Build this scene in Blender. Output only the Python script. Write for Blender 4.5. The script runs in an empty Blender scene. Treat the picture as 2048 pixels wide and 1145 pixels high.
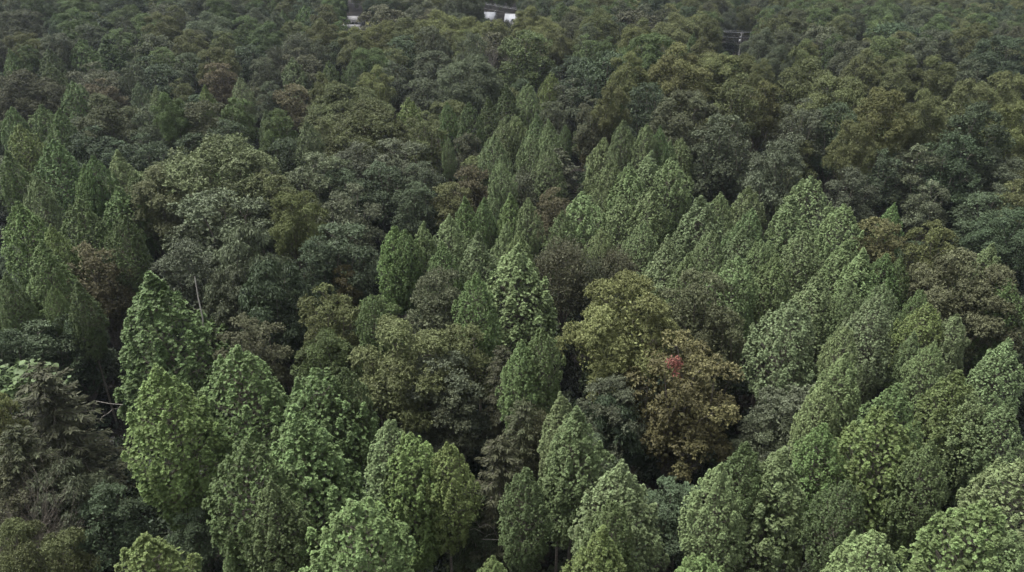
import bpy, math, random
import numpy as np
from mathutils import Vector

# ------------------------------------------------------------------ camera, sky, sun, exposure
scene = bpy.context.scene
COL = scene.collection
CAM_H, PITCH, FPX, PW, PH = 50.0, 26.0, 1462.0, 2048, 1145
cam_data = bpy.data.cameras.new('camera')
cam = bpy.data.objects.new('camera', cam_data)
COL.objects.link(cam)
cam.location = (0, 0, CAM_H)
cam.rotation_euler = (math.radians(90 - PITCH), 0, 0)
cam_data.sensor_width = 36.0
cam_data.lens = 36.0 * FPX / PW
cam_data.clip_start = 0.5
cam_data.clip_end = 9000
scene.camera = cam

SUN_EL, SUN_AZ = 68.0, -70.0            # azimuth from +Y (away from camera) towards +X
world = bpy.data.worlds.new('World')
scene.world = world
world.use_nodes = True
wn, wl = world.node_tree.nodes, world.node_tree.links
wn.clear()
sky = wn.new('ShaderNodeTexSky')
sky.sky_type = 'NISHITA'
sky.sun_disc = False
sky.sun_elevation = math.radians(SUN_EL)
sky.sun_rotation = math.radians(SUN_AZ)
sky.air_density = 1.0
sky.dust_density = 6.0
sky.ozone_density = 1.0
hs = wn.new('ShaderNodeHueSaturation')
hs.inputs['Saturation'].default_value = 0.15
bg = wn.new('ShaderNodeBackground')
bg.inputs['Strength'].default_value = 0.08
wo = wn.new('ShaderNodeOutputWorld')
wl.new(sky.outputs[0], hs.inputs['Color'])
wl.new(hs.outputs[0], bg.inputs['Color'])
wl.new(bg.outputs[0], wo.inputs['Surface'])

sun_d = bpy.data.lights.new('sun', 'SUN')
sun_d.energy = 1.5
sun_d.angle = math.radians(14)
sun_d.color = (1.0, 0.965, 0.90)
sun = bpy.data.objects.new('sun', sun_d)
COL.objects.link(sun)
_e, _a = math.radians(SUN_EL), math.radians(SUN_AZ)
sd = Vector((math.sin(_a) * math.cos(_e), math.cos(_a) * math.cos(_e), math.sin(_e)))
sun.rotation_euler = sd.to_track_quat('Z', 'Y').to_euler()
sun.location = (0, 0, 120)

vs = scene.view_settings
vs.view_transform = 'Standard'
vs.look = 'None'
vs.exposure = 1.9
vs.gamma = 1.0
vs.use_curve_mapping = False
scene.cycles.use_denoising = True
scene.cycles.denoising_input_passes = 'RGB_ALBEDO_NORMAL'
scene.cycles.denoising_prefilter = 'ACCURATE'
scene.cycles.max_bounces = 6
scene.cycles.diffuse_bounces = 3
scene.cycles.transmission_bounces = 3
scene.cycles.glossy_bounces = 2
scene.cycles.volume_bounces = 1

rng = np.random.default_rng(11)
random.seed(11)

# ------------------------------------------------------------------ projection of the real camera
_p = math.radians(PITCH)
FWD = np.array([0, math.cos(_p), -math.sin(_p)])
UPV = np.array([0, math.sin(_p), math.cos(_p)])
CAMP = np.array([0, 0, CAM_H])


def project(P):
    d = np.asarray(P, float) - CAMP
    dep = d @ FWD
    return PW / 2 + FPX * d[0] / dep, PH / 2 - FPX * (d @ UPV) / dep, dep


def smooth(t):
    t = min(1.0, max(0.0, t))
    return t * t * (3 - 2 * t)


def terrain(x, y):
    rise = 10.0 * smooth((y - 110) / 230.0)
    side = 1.0 - 0.70 * smooth((x - 5) / 85.0)
    far = 45.0 * smooth((y - 480) / 1500.0)
    h = rise * side + far
    h += 0.5 * math.sin(x * 0.05 + 1.3) * math.sin(y * 0.043) + 0.25 * math.sin(x * 0.13 + y * 0.11)
    return h


BASE = {'P': (3.3, 19.0), 'O': (6.0, 20.0), 'H': (4.0, 18.0), 'V': (4.2, 19.0), 'B': (4.0, 18.0), 'E': (3.6, 18.0), 'M': (4.0, 18.0)}


def crown_stretch(k, r, T):
    r0, T0 = BASE[k]
    a = 0.72 if k == 'P' else 0.60
    return a * r / r0 + (1 - a) * T / T0


def solve(px, py, T, shape, w):
    """World spot of a tree of height T whose crown top shows at pixel (px, py) with crown width w."""
    lo, hi = 18.0, 640.0
    for _ in range(48):
        Y = 0.5 * (lo + hi)
        X, r = 0.0, BASE[shape][0]
        for _k in range(4):
            h = terrain(X, Y)
            hz = 0.0 if shape == 'P' else 0.38 * BASE[shape][1] * crown_stretch(shape, r, T)
            zc = h + T - hz
            dep = Y * math.cos(_p) + (CAM_H - zc) * math.sin(_p)
            X = (px - PW / 2) / FPX * dep
            r = w * dep / FPX / 2
        if shape == 'P':
            yy = project((X, Y, h + T))[1]
        else:
            c = np.array([X, Y, zc])
            el = math.atan2(CAM_H - c[2], Y)
            ext = math.sqrt((r * math.sin(el)) ** 2 + (hz * math.cos(el)) ** 2)
            yy = project(c + ext * np.array([0, math.sin(el), math.cos(el)]))[1]
        if yy > py:
            lo = Y
        else:
            hi = Y
    return X, Y, h, r, dep


# ------------------------------------------------------------------ materials
def new_mat(name):
    m = bpy.data.materials.new(name)
    m.use_nodes = True
    nt = m.node_tree
    nt.nodes.clear()
    out = nt.nodes.new('ShaderNodeOutputMaterial')
    return m, nt.nodes, nt.links, out


def leaf_material(name, tint_source, gloss=0.45):
    m, n, l, out = new_mat(name)
    if tint_source == 'object':
        tint = n.new('ShaderNodeObjectInfo').outputs['Color']
    else:
        at = n.new('ShaderNodeAttribute')
        at.attribute_type = 'INSTANCER'
        at.attribute_name = 'tint'
        tint = at.outputs['Color']
    geo = n.new('ShaderNodeNewGeometry')
    tone = n.new('ShaderNodeAttribute')
    tone.attribute_name = 'tone'
    # leaf to leaf value spread, clump to clump hue spread
    v1 = n.new('ShaderNodeMapRange')
    v1.inputs['To Min'].default_value = 0.70
    v1.inputs['To Max'].default_value = 1.36
    l.new(geo.outputs['Random Per Island'], v1.inputs['Value'])
    v2 = n.new('ShaderNodeMapRange')
    v2.inputs['To Min'].default_value = 0.70
    v2.inputs['To Max'].default_value = 1.36
    l.new(tone.outputs['Fac'], v2.inputs['Value'])
    mu = n.new('ShaderNodeMath')
    mu.operation = 'MULTIPLY'
    l.new(v1.outputs[0], mu.inputs[0])
    l.new(v2.outputs[0], mu.inputs[1])
    hv = n.new('ShaderNodeHueSaturation')
    hue = n.new('ShaderNodeMapRange')
    hue.inputs['To Min'].default_value = 0.490
    hue.inputs['To Max'].default_value = 0.507
    l.new(tone.outputs['Fac'], hue.inputs['Value'])
    l.new(hue.outputs[0], hv.inputs['Hue'])
    l.new(tint, hv.inputs['Color'])
    l.new(mu.outputs[0], hv.inputs['Value'])
    pr = n.new('ShaderNodeBsdfPrincipled')
    pr.inputs['Roughness'].default_value = gloss
    pr.inputs['Specular IOR Level'].default_value = 0.16
    l.new(hv.outputs[0], pr.inputs['Base Color'])
    tr = n.new('ShaderNodeBsdfTranslucent')
    l.new(hv.outputs[0], tr.inputs['Color'])
    mx = n.new('ShaderNodeMixShader')
    mx.inputs[0].default_value = 0.15
    l.new(pr.outputs[0], mx.inputs[1])
    l.new(tr.outputs[0], mx.inputs[2])
    l.new(mx.outputs[0], out.inputs['Surface'])
    return m


def rough_material(name, c1, c2, scale, bump=0.0, rough=0.9, detail=6.0):
    m, n, l, out = new_mat(name)
    tc = n.new('ShaderNodeTexCoord')
    no = n.new('ShaderNodeTexNoise')
    no.inputs['Scale'].default_value = scale
    no.inputs['Detail'].default_value = detail
    l.new(tc.outputs['Object'], no.inputs['Vector'])
    mix = n.new('ShaderNodeMix')
    mix.data_type = 'RGBA'
    mix.inputs['A'].default_value = (*c1, 1)
    mix.inputs['B'].default_value = (*c2, 1)
    mr = n.new('ShaderNodeMapRange')
    mr.inputs['From Min'].default_value = 0.35
    mr.inputs['From Max'].default_value = 0.65
    l.new(no.outputs['Fac'], mr.inputs['Value'])
    l.new(mr.outputs[0], mix.inputs['Factor'])
    pr = n.new('ShaderNodeBsdfPrincipled')
    pr.inputs['Roughness'].default_value = rough
    pr.inputs['Specular IOR Level'].default_value = 0.2
    l.new(mix.outputs['Result'], pr.inputs['Base Color'])
    if bump:
        bp = n.new('ShaderNodeBump')
        bp.inputs['Strength'].default_value = bump
        l.new(no.outputs['Fac'], bp.inputs['Height'])
        l.new(bp.outputs[0], pr.inputs['Normal'])
    l.new(pr.outputs[0], out.inputs['Surface'])
    return m


M_LEAF = leaf_material('leaf', 'object', 0.55)
M_FAR = leaf_material('leaf_of_far_wood', 'instancer', 0.5)
M_BARK = rough_material('bark', (0.10, 0.085, 0.07), (0.20, 0.18, 0.155), 5.0, 0.4)
M_DEAD = rough_material('dead_wood', (0.11, 0.10, 0.09), (0.19, 0.178, 0.16), 6.0, 0.3)
M_SNAG = rough_material('bleached_wood', (0.34, 0.32, 0.29), (0.46, 0.44, 0.41), 6.0, 0.3)
M_TWIG = rough_material('grey_twig', (0.10, 0.088, 0.072), (0.17, 0.15, 0.125), 5.0, 0.2)
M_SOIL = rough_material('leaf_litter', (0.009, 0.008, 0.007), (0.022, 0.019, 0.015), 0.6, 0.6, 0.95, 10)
M_LAWN = rough_material('lawn', (0.075, 0.085, 0.03), (0.12, 0.115, 0.045), 0.25, 0.2)
M_ROOF = rough_material('metal_roof', (0.20, 0.21, 0.235), (0.25, 0.26, 0.285), 0.6, 0.0, 0.45)
M_ROOF2 = rough_material('pale_roof', (0.18, 0.18, 0.19), (0.23, 0.23, 0.235), 0.8, 0.0, 0.7)
M_WALL = rough_material('white_siding', (0.28, 0.285, 0.30), (0.34, 0.34, 0.345), 0.7, 0.0, 0.6)
M_TRIM = rough_material('white_trim', (0.34, 0.34, 0.35), (0.40, 0.40, 0.40), 2.0, 0.0, 0.5)
M_POLE = rough_material('weathered_pole', (0.24, 0.235, 0.22), (0.34, 0.33, 0.31), 3.0, 0.1)
M_STEEL = rough_material('galvanised_steel', (0.34, 0.35, 0.37), (0.42, 0.43, 0.45), 3.0, 0.0, 0.5)
M_WIRE = rough_material('aluminium_wire', (0.30, 0.31, 0.33), (0.38, 0.39, 0.41), 3.0, 0.0, 0.5)


def glass_material():
    m, n, l, out = new_mat('window_glass')
    pr = n.new('ShaderNodeBsdfPrincipled')
    pr.inputs['Base Color'].default_value = (0.02, 0.022, 0.026, 1)
    pr.inputs['Roughness'].default_value = 0.08
    l.new(pr.outputs[0], out.inputs['Surface'])
    return m


M_GLASS = glass_material()


# ------------------------------------------------------------------ mesh helpers
def mesh_from(name, V, F, mat, tone=None):
    """V: n x 3, F: m x k (k = 3 or 4)."""
    V = np.asarray(V, np.float32)
    F = np.asarray(F, np.int32)
    k = F.shape[1]
    me = bpy.data.meshes.new(name)
    me.vertices.add(len(V))
    me.vertices.foreach_set('co', V.ravel())
    me.loops.add(F.size)
    me.loops.foreach_set('vertex_index', F.ravel())
    me.polygons.add(len(F))
    me.polygons.foreach_set('loop_start', np.arange(0, F.size, k, dtype=np.int32))
    if tone is not None:
        a = me.attributes.new('tone', 'FLOAT', 'POINT')
        a.data.foreach_set('value', np.asarray(tone, np.float32))
    me.materials.append(mat)
    me.update(calc_edges=True)
    me.validate()
    return me


def unit(a):
    return a / np.maximum(np.linalg.norm(a, axis=-1, keepdims=True), 1e-9)


class Leaves:
    def __init__(self):
        self.C, self.A, self.N, self.L, self.W, self.T = [], [], [], [], [], []

    def add(self, C, A, N, L, W, T):
        n = len(C)
        self.C.append(C)
        self.A.append(A)
        self.N.append(N)
        self.L.append(np.broadcast_to(L, (n,)))
        self.W.append(np.broadcast_to(W, (n,)))
        self.T.append(np.broadcast_to(T, (n,)))

    def mesh(self, name, mat, fold=0.22):
        C, A, N = (np.concatenate(x) for x in (self.C, self.A, self.N))
        L, W, T = (np.concatenate(x) for x in (self.L, self.W, self.T))
        A = unit(A)
        N = unit(N - A * (A * N).sum(1, keepdims=True))
        S = np.cross(A, N)
        n = len(C)
        V = np.empty((n, 4, 3))
        Lh, Wh = L[:, None] * 0.5, W[:, None] * 0.5
        V[:, 0] = C - A * Lh
        V[:, 1] = C + S * Wh + N * Wh * fold - A * Lh * 0.1
        V[:, 2] = C + A * Lh - N * Lh * 0.18
        V[:, 3] = C - S * Wh + N * Wh * fold - A * Lh * 0.1
        b = np.arange(n)[:, None] * 4
        F = np.concatenate([b + [0, 2, 1], b + [0, 3, 2]], 1).reshape(-1, 3)
        return mesh_from(name, V.reshape(-1, 3), F, mat, np.repeat(T, 4))


def rand_dirs(n):
    return unit(rng.normal(size=(n, 3)))


def tube(V, F, pts, rad, sides=5):
    pts = np.asarray(pts, float)
    base = len(V)
    for i, p in enumerate(pts):
        d = pts[min(i + 1, len(pts) - 1)] - pts[max(i - 1, 0)]
        d = d / max(np.linalg.norm(d), 1e-9)
        a = np.cross(d, [0.31, 0.95, 0.1])
        a /= max(np.linalg.norm(a), 1e-9)
        b = np.cross(d, a)
        for k in range(sides):
            t = 2 * math.pi * k / sides
            V.append(p + rad[i] * (math.cos(t) * a + math.sin(t) * b))
    for i in range(len(pts) - 1):
        for k in range(sides):
            k2 = (k + 1) % sides
            F.append((base + i * sides + k, base + i * sides + k2, base + (i + 1) * sides + k2, base + (i + 1) * sides + k))


def limb(p0, p1, sag=0.0, n=4, wob=0.06):
    p0, p1 = np.asarray(p0, float), np.asarray(p1, float)
    L = np.linalg.norm(p1 - p0)
    out = []
    for i in range(n + 1):
        t = i / n
        q = p0 * (1 - t) + p1 * t
        q[2] += sag * L * math.sin(math.pi * t)
        if 0 < i < n:
            q += rng.normal(size=3) * wob * L * 0.5
        out.append(q)
    return np.array(out)


# ------------------------------------------------------------------ tree kinds (built once each, then copied)
def build_conical(r0=3.3, T=19.0, z0=4.8, sharp=0.8, gap=0.0, nb=200, wide=0.55):
    """Pale pointed broadleaf: upswept boughs, each a ragged flame of leaf rosettes."""
    lv = Leaves()
    V, F = [], []
    lean = rng.normal(size=2) * 0.3
    trunk = [np.array([lean[0] * t * t, lean[1] * t * t, T * 0.95 * t]) for t in np.linspace(0, 1, 9)]
    tube(V, F, [np.array([0, 0, -9.0])] + trunk, np.concatenate([[0.22], np.linspace(0.19, 0.025, 9)]), 7)
    H = T - z0
    bulge = [(rng.uniform(0, 6.28), rng.uniform(0.1, 0.75), rng.uniform(0.08, 0.24)) for _ in range(8)]

    def R(t, a):
        u = 1 - t
        s = (1 - max(0.0, 1 - u / wide) ** 2) ** sharp * (1 - 0.45 * max(0.0, (u - 0.62) / 0.38))
        m = 1 + sum(k * math.exp(-((t - h) / 0.16) ** 2) * math.cos(a - az) for az, h, k in bulge)
        return r0 * 1.04 * s * m
    ga = rng.uniform(0, 6.28)
    for i in range(nb):
        t = ((i + 0.5) / nb) ** 1.08 * 0.97
        a = ga + i * 2.39996 + rng.normal() * 0.3
        if gap and t < 0.62 and rng.random() < gap:
            continue
        top = i >= nb - 2
        bw = rng.uniform(0.24, 0.42) * (0.6 + 0.4 * min(1, (1 - t) * 2.6))       # bough half width
        bh = bw * rng.uniform(1.3, 2.3)                                          # and half height
        if top:
            bw, bh = 0.30, 0.65
        rr = max(0.0, R(t, a) * rng.uniform(0.78, 1.08) - bw * 0.6)
        if top:
            rr = 0.1
        z = z0 + t * H + rng.normal() * 0.2 - (0.35 if not top else 0.15)
        z = min(z, T - bh * 0.98)
        k2 = (z / T) ** 2
        out = np.array([math.cos(a), math.sin(a), 0.0])
        c = out * rr + np.array([lean[0] * k2, lean[1] * k2, z])
        bt = np.clip(rng.normal(0.5, 0.17), 0, 1)
        m = int(330 * bw * bh) + 16
        d = unit(rand_dirs(m) + out * 0.45 + np.array([0, 0, 0.75]))
        # teardrop: narrows to a tip, leans out a little, edge broken into shoots
        rag = rng.uniform(0.62, 1.22, (m, 1))
        P = d * np.array([bw, bw, bh]) * rag
        up = np.clip(P[:, 2] / bh, -1, 1.2)
        P[:, :2] *= (1.02 - 0.50 * np.clip(up, 0, 1.2))[:, None]
        P = P + out * (P[:, 2:3] * 0.14) + c
        ax = unit(d * np.array([0.75, 0.75, 0.5]) + np.array([0, 0, 0.7]) + rng.normal(size=(m, 3)) * 0.25)
        ref = unit(np.cross(ax, rand_dirs(m)))
        bi = np.cross(ax, ref)
        k = 5
        ph0 = rng.uniform(0, 6.28, m)
        tone = np.clip(bt + rng.normal(size=m) * 0.28, 0, 1)
        size = rng.uniform(0.8, 1.2, m)
        for j in range(k):
            ph = ph0 + j * 6.283 / k + rng.normal(size=m) * 0.2
            side = ref * np.cos(ph)[:, None] + bi * np.sin(ph)[:, None]
            A = unit(side * 0.85 + ax * rng.uniform(0.05, 0.6, (m, 1)))
            L = rng.uniform(0.10, 0.16, m) * size
            lv.add(P + A * L[:, None] * 0.55, A, ax - side * 0.35, L, L * rng.uniform(0.6, 0.85, m), tone)
        if rr > 0.6:
            zb = max(z0 * 0.7, z - rr * 0.9)
            st = np.array([lean[0] * (zb / T) ** 2, lean[1] * (zb / T) ** 2, zb])
            tube(V, F, limb(st, c, -0.05), np.linspace(0.06, 0.015, 5), 4)
    # loose shoots all over the crown between the boughs
    m = 2500
    t = rng.beta(1.25, 1.5, m)
    a = rng.uniform(0, 6.28, m)
    rr = np.array([R(x, y) for x, y in zip(t, a)]) * rng.uniform(0.66, 1.03, m)
    out = np.stack([np.cos(a), np.sin(a), np.zeros(m)], 1)
    P = out * rr[:, None] + np.stack([np.zeros(m), np.zeros(m), z0 + t * H - 0.15], 1)
    P[:, :2] += lean * ((P[:, 2:3] / T) ** 2)
    ax = unit(out * 0.6 + np.array([0, 0, 0.75]) + rng.normal(size=(m, 3)) * 0.3)
    ref = unit(np.cross(ax, rand_dirs(m)))
    bi = np.cross(ax, ref)
    ph0 = rng.uniform(0, 6.28, m)
    tone = np.clip(rng.normal(0.5, 0.3, m), 0, 1)
    for j in range(5):
        ph = ph0 + j * 6.283 / 5 + rng.normal(size=m) * 0.25
        side = ref * np.cos(ph)[:, None] + bi * np.sin(ph)[:, None]
        A = unit(side * 0.85 + ax * rng.uniform(0.05, 0.6, (m, 1)))
        L = rng.uniform(0.10, 0.17, m)
        lv.add(P + A * L[:, None] * 0.55, A, ax - side * 0.35, L, L * rng.uniform(0.6, 0.85, m), tone)
    m = 1500
    t = rng.beta(1.3, 1.6, m)
    a = rng.uniform(0, 6.28, m)
    rr = np.array([R(x, y) for x, y in zip(t, a)]) * rng.uniform(0.1, 0.75, m)
    P = np.stack([rr * np.cos(a), rr * np.sin(a), z0 + t * H - 0.3], 1)
    lv.add(P, rand_dirs(m) + np.array([0, 0, -0.2]), rand_dirs(m) * 0.6 + np.array([0, 0, 1]), rng.uniform(0.25, 0.42, m), rng.uniform(0.2, 0.3, m), rng.random(m))
    return (mesh_from('conical_trunk', V, F, M_BARK), lv.mesh('conical_crown', M_LEAF), r0, T)


def build_domed(r0=6.0, T=20.0, z0=6.5, boughs=15, lobes=8, sprays=250, leaf=0.34, flat=0.0, droop=0.35, lobe_r=(0.55, 1.4), inner=5000, narrow=0.5):
    """Broadleaf crown of boughs, each bough of leafy lobes."""
    lv = Leaves()
    V, F = [], []
    H = T - z0
    zc = z0 + H * 0.46
    fork = np.array([rng.normal() * 0.3, rng.normal() * 0.3, z0 * 0.85])
    tube(V, F, np.vstack([[0, 0, -9.0], limb((0, 0, 0), fork, 0, 4, 0.02)]), np.linspace(0.38, 0.26, 6), 7)
    ga = rng.uniform(0, 6.28)
    for b in range(boughs):
        u = (b + 0.5) / boughs
        zdir = 1 - 1.35 * u                     # from the top down to under the equator
        a = ga + b * 2.39996 + rng.normal() * 0.2
        hr = math.sqrt(max(0, 1 - zdir * zdir))
        dirv = np.array([hr * math.cos(a), hr * math.sin(a), zdir])
        br = r0 * rng.uniform(0.30, 0.42)
        k = rng.uniform(0.86, 1.04)
        hzz = (T - zc) if zdir > 0 else (zc - z0)
        cb = np.array([dirv[0] * max(0.1, r0 * k - br * 0.75), dirv[1] * max(0.1, r0 * k - br * 0.75), zc + dirv[2] * max(0.3, hzz * k - br * 0.75)])
        tip = cb.copy()
        tube(V, F, limb(fork, tip, -0.06 if zdir > 0.3 else 0.08, 5, 0.07), np.linspace(0.17, 0.035, 6), 5)
        bt = np.clip(rng.normal(0.5, 0.16), 0, 1)
        for q in range(lobes):
            dl = unit(rand_dirs(1)[0] + dirv * 0.9 + np.array([0, 0, 0.45]))
            lr = rng.uniform(*lobe_r) * (r0 / 6.0) ** 0.6
            cl = cb + dl * np.array([br, br, br * 0.8]) * rng.uniform(0.6, 1.0)
            if q % 3 == 0:
                tube(V, F, limb(tip, cl, 0, 2, 0.1), (0.04, 0.03, 0.012), 4)
            nt = max(6, int(sprays / 11 * lr ** 2 * rng.uniform(0.8, 1.2)))
            dt = unit(rand_dirs(nt) + np.array([0, 0, 0.5]) + dirv * 0.35)
            rag = rng.uniform(0.62, 1.16, (nt, 1))
            Ct = cl + dt * np.array([lr, lr, lr * (0.80 - flat)]) * rag
            per = 11
            m = nt * per
            d = np.repeat(dt, per, 0)
            off = unit(rand_dirs(m) + d * 0.5 + np.array([0, 0, 0.15]))
            P = np.repeat(Ct, per, 0) + off * (leaf * rng.uniform(0.35, 1.05, (m, 1)))
            N = unit(d * 0.9 + np.array([0, 0, 0.45]) + rng.normal(size=(m, 3)) * 0.42)
            A = unit(off + rand_dirs(m) * 0.35 + np.array([0, 0, -droop]))
            tt = np.repeat(rng.normal(size=nt) * 0.13, per)
            L = leaf * rng.uniform(0.7, 1.3, m)
            tone = np.clip(bt + rng.normal() * 0.12 + tt, 0, 1)
            lv.add(P, A, N, L, L * narrow * rng.uniform(0.85, 1.2, m), tone)
    m = inner
    d = rand_dirs(m)
    P = d * np.array([r0, r0, 0]) * rng.uniform(0.2, 0.85, (m, 1))
    P[:, 2] = zc + d[:, 2] * np.where(d[:, 2] > 0, T - zc, zc - z0) * rng.uniform(0.2, 0.85, m)
    lv.add(P, rand_dirs(m), rand_dirs(m) * 0.7 + np.array([0, 0, 0.8]), rng.uniform(0.3, 0.5, m), rng.uniform(0.2, 0.3, m), rng.random(m))
    return (mesh_from('domed_trunk', V, F, M_BARK), lv.mesh('domed_crown', M_LEAF), r0, T)


def build_twiggy(r0=4.0, T=18.0, z0=6.0, n=150, leafy=130):
    """Thin grey-brown crown: fine upswept twigs show between small leaves."""
    lv = Leaves()
    V, F = [], []
    fork = np.array([0, 0, z0])
    tube(V, F, np.vstack([[0, 0, -9.0], limb((0, 0, 0), fork, 0, 4, 0.02)]), np.linspace(0.27, 0.17, 6), 6)
    tips = []
    for b in range(11):
        a = b * 2.4 + rng.normal() * 0.2
        k = rng.uniform(0.35, 0.72)
        end = np.array([r0 * k * math.cos(a), r0 * k * math.sin(a), z0 + (T - z0) * rng.uniform(0.35, 0.72)])
        tube(V, F, limb(fork, end, -0.05, 4, 0.06), np.linspace(0.11, 0.04, 5), 5)
        tips.append(end)
    zc = z0 + (T - z0) * 0.42
    for i in range(n):
        u = (i + 0.5) / n
        zd = 1 - 1.3 * u
        a = i * 2.39996
        hr = math.sqrt(max(0, 1 - zd * zd))
        k = rng.uniform(0.8, 1.05)
        e = np.array([r0 * k * hr * math.cos(a), r0 * k * hr * math.sin(a), zc + zd * k * ((T - zc) if zd > 0 else (zc - z0))])
        s = min(tips, key=lambda q: np.linalg.norm(q - e))
        pts = limb(s, e, -0.06, 3, 0.06)
        tube(V, F, pts, (0.03, 0.02, 0.014, 0.008), 3)
        for _ in range(3):
            f = pts[2] + rng.normal(size=3) * 0.55 + np.array([0, 0, 0.3])
            tube(V, F, np.array([pts[2], f]), (0.012, 0.006), 3)
        m = int(leafy * rng.uniform(0.5, 1.5))
        t = rng.uniform(0.45, 1.05, (m, 1))
        P = s * (1 - t) + e * t + rng.normal(size=(m, 3)) * 0.36
        L = rng.uniform(0.16, 0.32, m)
        tone = np.clip(rng.normal(0.5, 0.22), 0, 1)
        lv.add(P, rand_dirs(m) + np.array([0, 0, -0.3]), rand_dirs(m) * 0.8 + np.array([0, 0, 0.8]), L, L * 0.5, tone)
    return (mesh_from('twiggy_trunk', V, F, M_TWIG), lv.mesh('twiggy_crown', M_LEAF), r0, T)


def build_evergreen(r0=3.6, T=18.0, z0=3.0, n=150, per=85):
    """Feathery evergreen: layered, drooping fans of needles."""
    lv = Leaves()
    V, F = [], []
    tube(V, F, np.vstack([[0, 0, -9.0], limb((0, 0, 0), (0, 0, T * 0.97), 0, 7, 0.01)]), np.linspace(0.26, 0.02, 9), 6)
    for i in range(n):
        t = ((i + 0.5) / n) ** 0.9
        a = i * 2.39996 + rng.normal() * 0.2
        z = z0 + t * (T - z0)
        R = r0 * (1 - t) ** 0.42 * (0.6 + 0.4 * min(1, t * 5)) * rng.uniform(0.72, 1.12) + 0.15
        e = np.array([R * math.cos(a), R * math.sin(a), z + R * rng.uniform(-0.18, 0.22)])
        s = np.array([0, 0, z - 0.1 * R])
        pts = limb(s, e, 0.08, 4, 0.05)
        tube(V, F, pts, np.linspace(0.035, 0.008, 5), 3)
        out = unit((e - s)[None])[0]
        side = np.array([-math.sin(a), math.cos(a), 0.0])
        m = int(per * (0.35 + 0.65 * R / r0))
        q = rng.uniform(0.15, 1.05, m)
        sp = rng.uniform(-1, 1, m) * (0.75 * R * 0.42) * (1.15 - q) ** 0.6
        P = s + (e - s) * q[:, None] + side * sp[:, None]
        P[:, 2] += 0.08 * R * np.sin(q * 3.1) - np.abs(sp) * 0.28 + rng.normal(size=m) * 0.07
        A = unit(out * 0.8 + side * np.sign(sp)[:, None] * 0.7 + np.array([0, 0, -0.35]) + rng.normal(size=(m, 3)) * 0.25)
        N = unit(np.array([0, 0, 1.0]) + rng.normal(size=(m, 3)) * 0.35 + out * 0.2)
        L = rng.uniform(0.3, 0.55, m)
        lv.add(P, A, N, L, L * rng.uniform(0.2, 0.34, m), np.clip(rng.normal(0.5, 0.22), 0, 1))
    return (mesh_from('evergreen_trunk', V, F, M_BARK), lv.mesh('evergreen_crown', M_LEAF), r0, T)


def branching(V, F, p, d, L, r, depth, spread, droop=0.0):
    end = p + d * L
    mid = (p + end) / 2 + rng.normal(size=3) * L * 0.05
    tube(V, F, [p, mid, end], (r, r * 0.8, r * 0.62), 5 if r > 0.03 else 3)
    if depth == 0:
        return
    for _ in range(3 if depth > 1 else 4):
        nd = d + rng.normal(size=3) * spread + np.array([0, 0, 0.12 - droop])
        branching(V, F, mid + (end - mid) * rng.uniform(0.2, 1), nd / np.linalg.norm(nd), L * rng.uniform(0.55, 0.8), r * 0.55, depth - 1, spread, droop)


KINDS = {
    'P': [build_conical(3.3, 19, 5.6, s, g, b, w) for s, g, b, w in ((0.98, 0.06, 170, 0.60), (0.88, 0.14, 180, 0.54), (1.10, 0.10, 160, 0.70), (0.95, 0.28, 170, 0.58), (0.84, 0.10, 175, 0.50))],
    'O': [build_domed(6.0, 20, 5.5, b, lo, 500, 0.225) for b, lo in ((15, 8), (18, 7), (13, 9), (20, 6), (16, 8))],
    'D': [build_domed(8.5, 24, 6.0, 26, 9, 300, 0.24, 0.0, 0.35, (0.6, 1.35), 6000)],
    'H': [build_domed(4.0, 18, 3.5, b, lo, 400, 0.215, 0.0, 0.3, (0.5, 1.2), 3500) for b, lo in ((17, 6), (20, 5), (15, 7), (22, 5))],
    'V': [build_domed(4.2, 19, 3.0, 18, 6, 260, 0.44, 0.0, 1.3, (0.8, 1.3), 3500, 0.32) for _ in range(2)],
    'B': [build_twiggy(4.0, 18, 6.0) for _ in range(3)],
    'E': [build_evergreen() for _ in range(3)],
}
KINDS['M'] = KINDS['H']
KIND_NAME = {'P': 'conical_tree', 'O': 'domed_tree', 'H': 'rounded_tree', 'V': 'drooping_tree', 'B': 'twiggy_tree', 'E': 'evergreen_tree', 'M': 'autumn_tree'}
KIND_SAY = {'P': 'pointed tree', 'O': 'broad domed tree', 'H': 'rounded tree', 'V': 'drooping-leaved tree', 'B': 'thin twiggy tree', 'E': 'feathery evergreen', 'M': 'rounded tree'}
KIND_T = {'P': 19.5, 'O': 21.0, 'H': 20.0, 'V': 20.0, 'B': 19.5, 'E': 17.5, 'M': 19.5}
LEAF_VALUE = {'P': 0.84, 'O': 1.04, 'H': 0.98, 'V': 0.80, 'B': 0.82, 'E': 0.66, 'M': 0.88}
KIND_GROUP = {'P': 'pale pointed trees of the plantation', 'O': 'broad domed trees of the wood', 'H': 'rounded trees of the wood', 'V': 'drooping-leaved trees', 'B': 'thin twiggy trees',
              'E': 'feathery evergreens', 'M': 'trees turning to autumn colour'}
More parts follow.
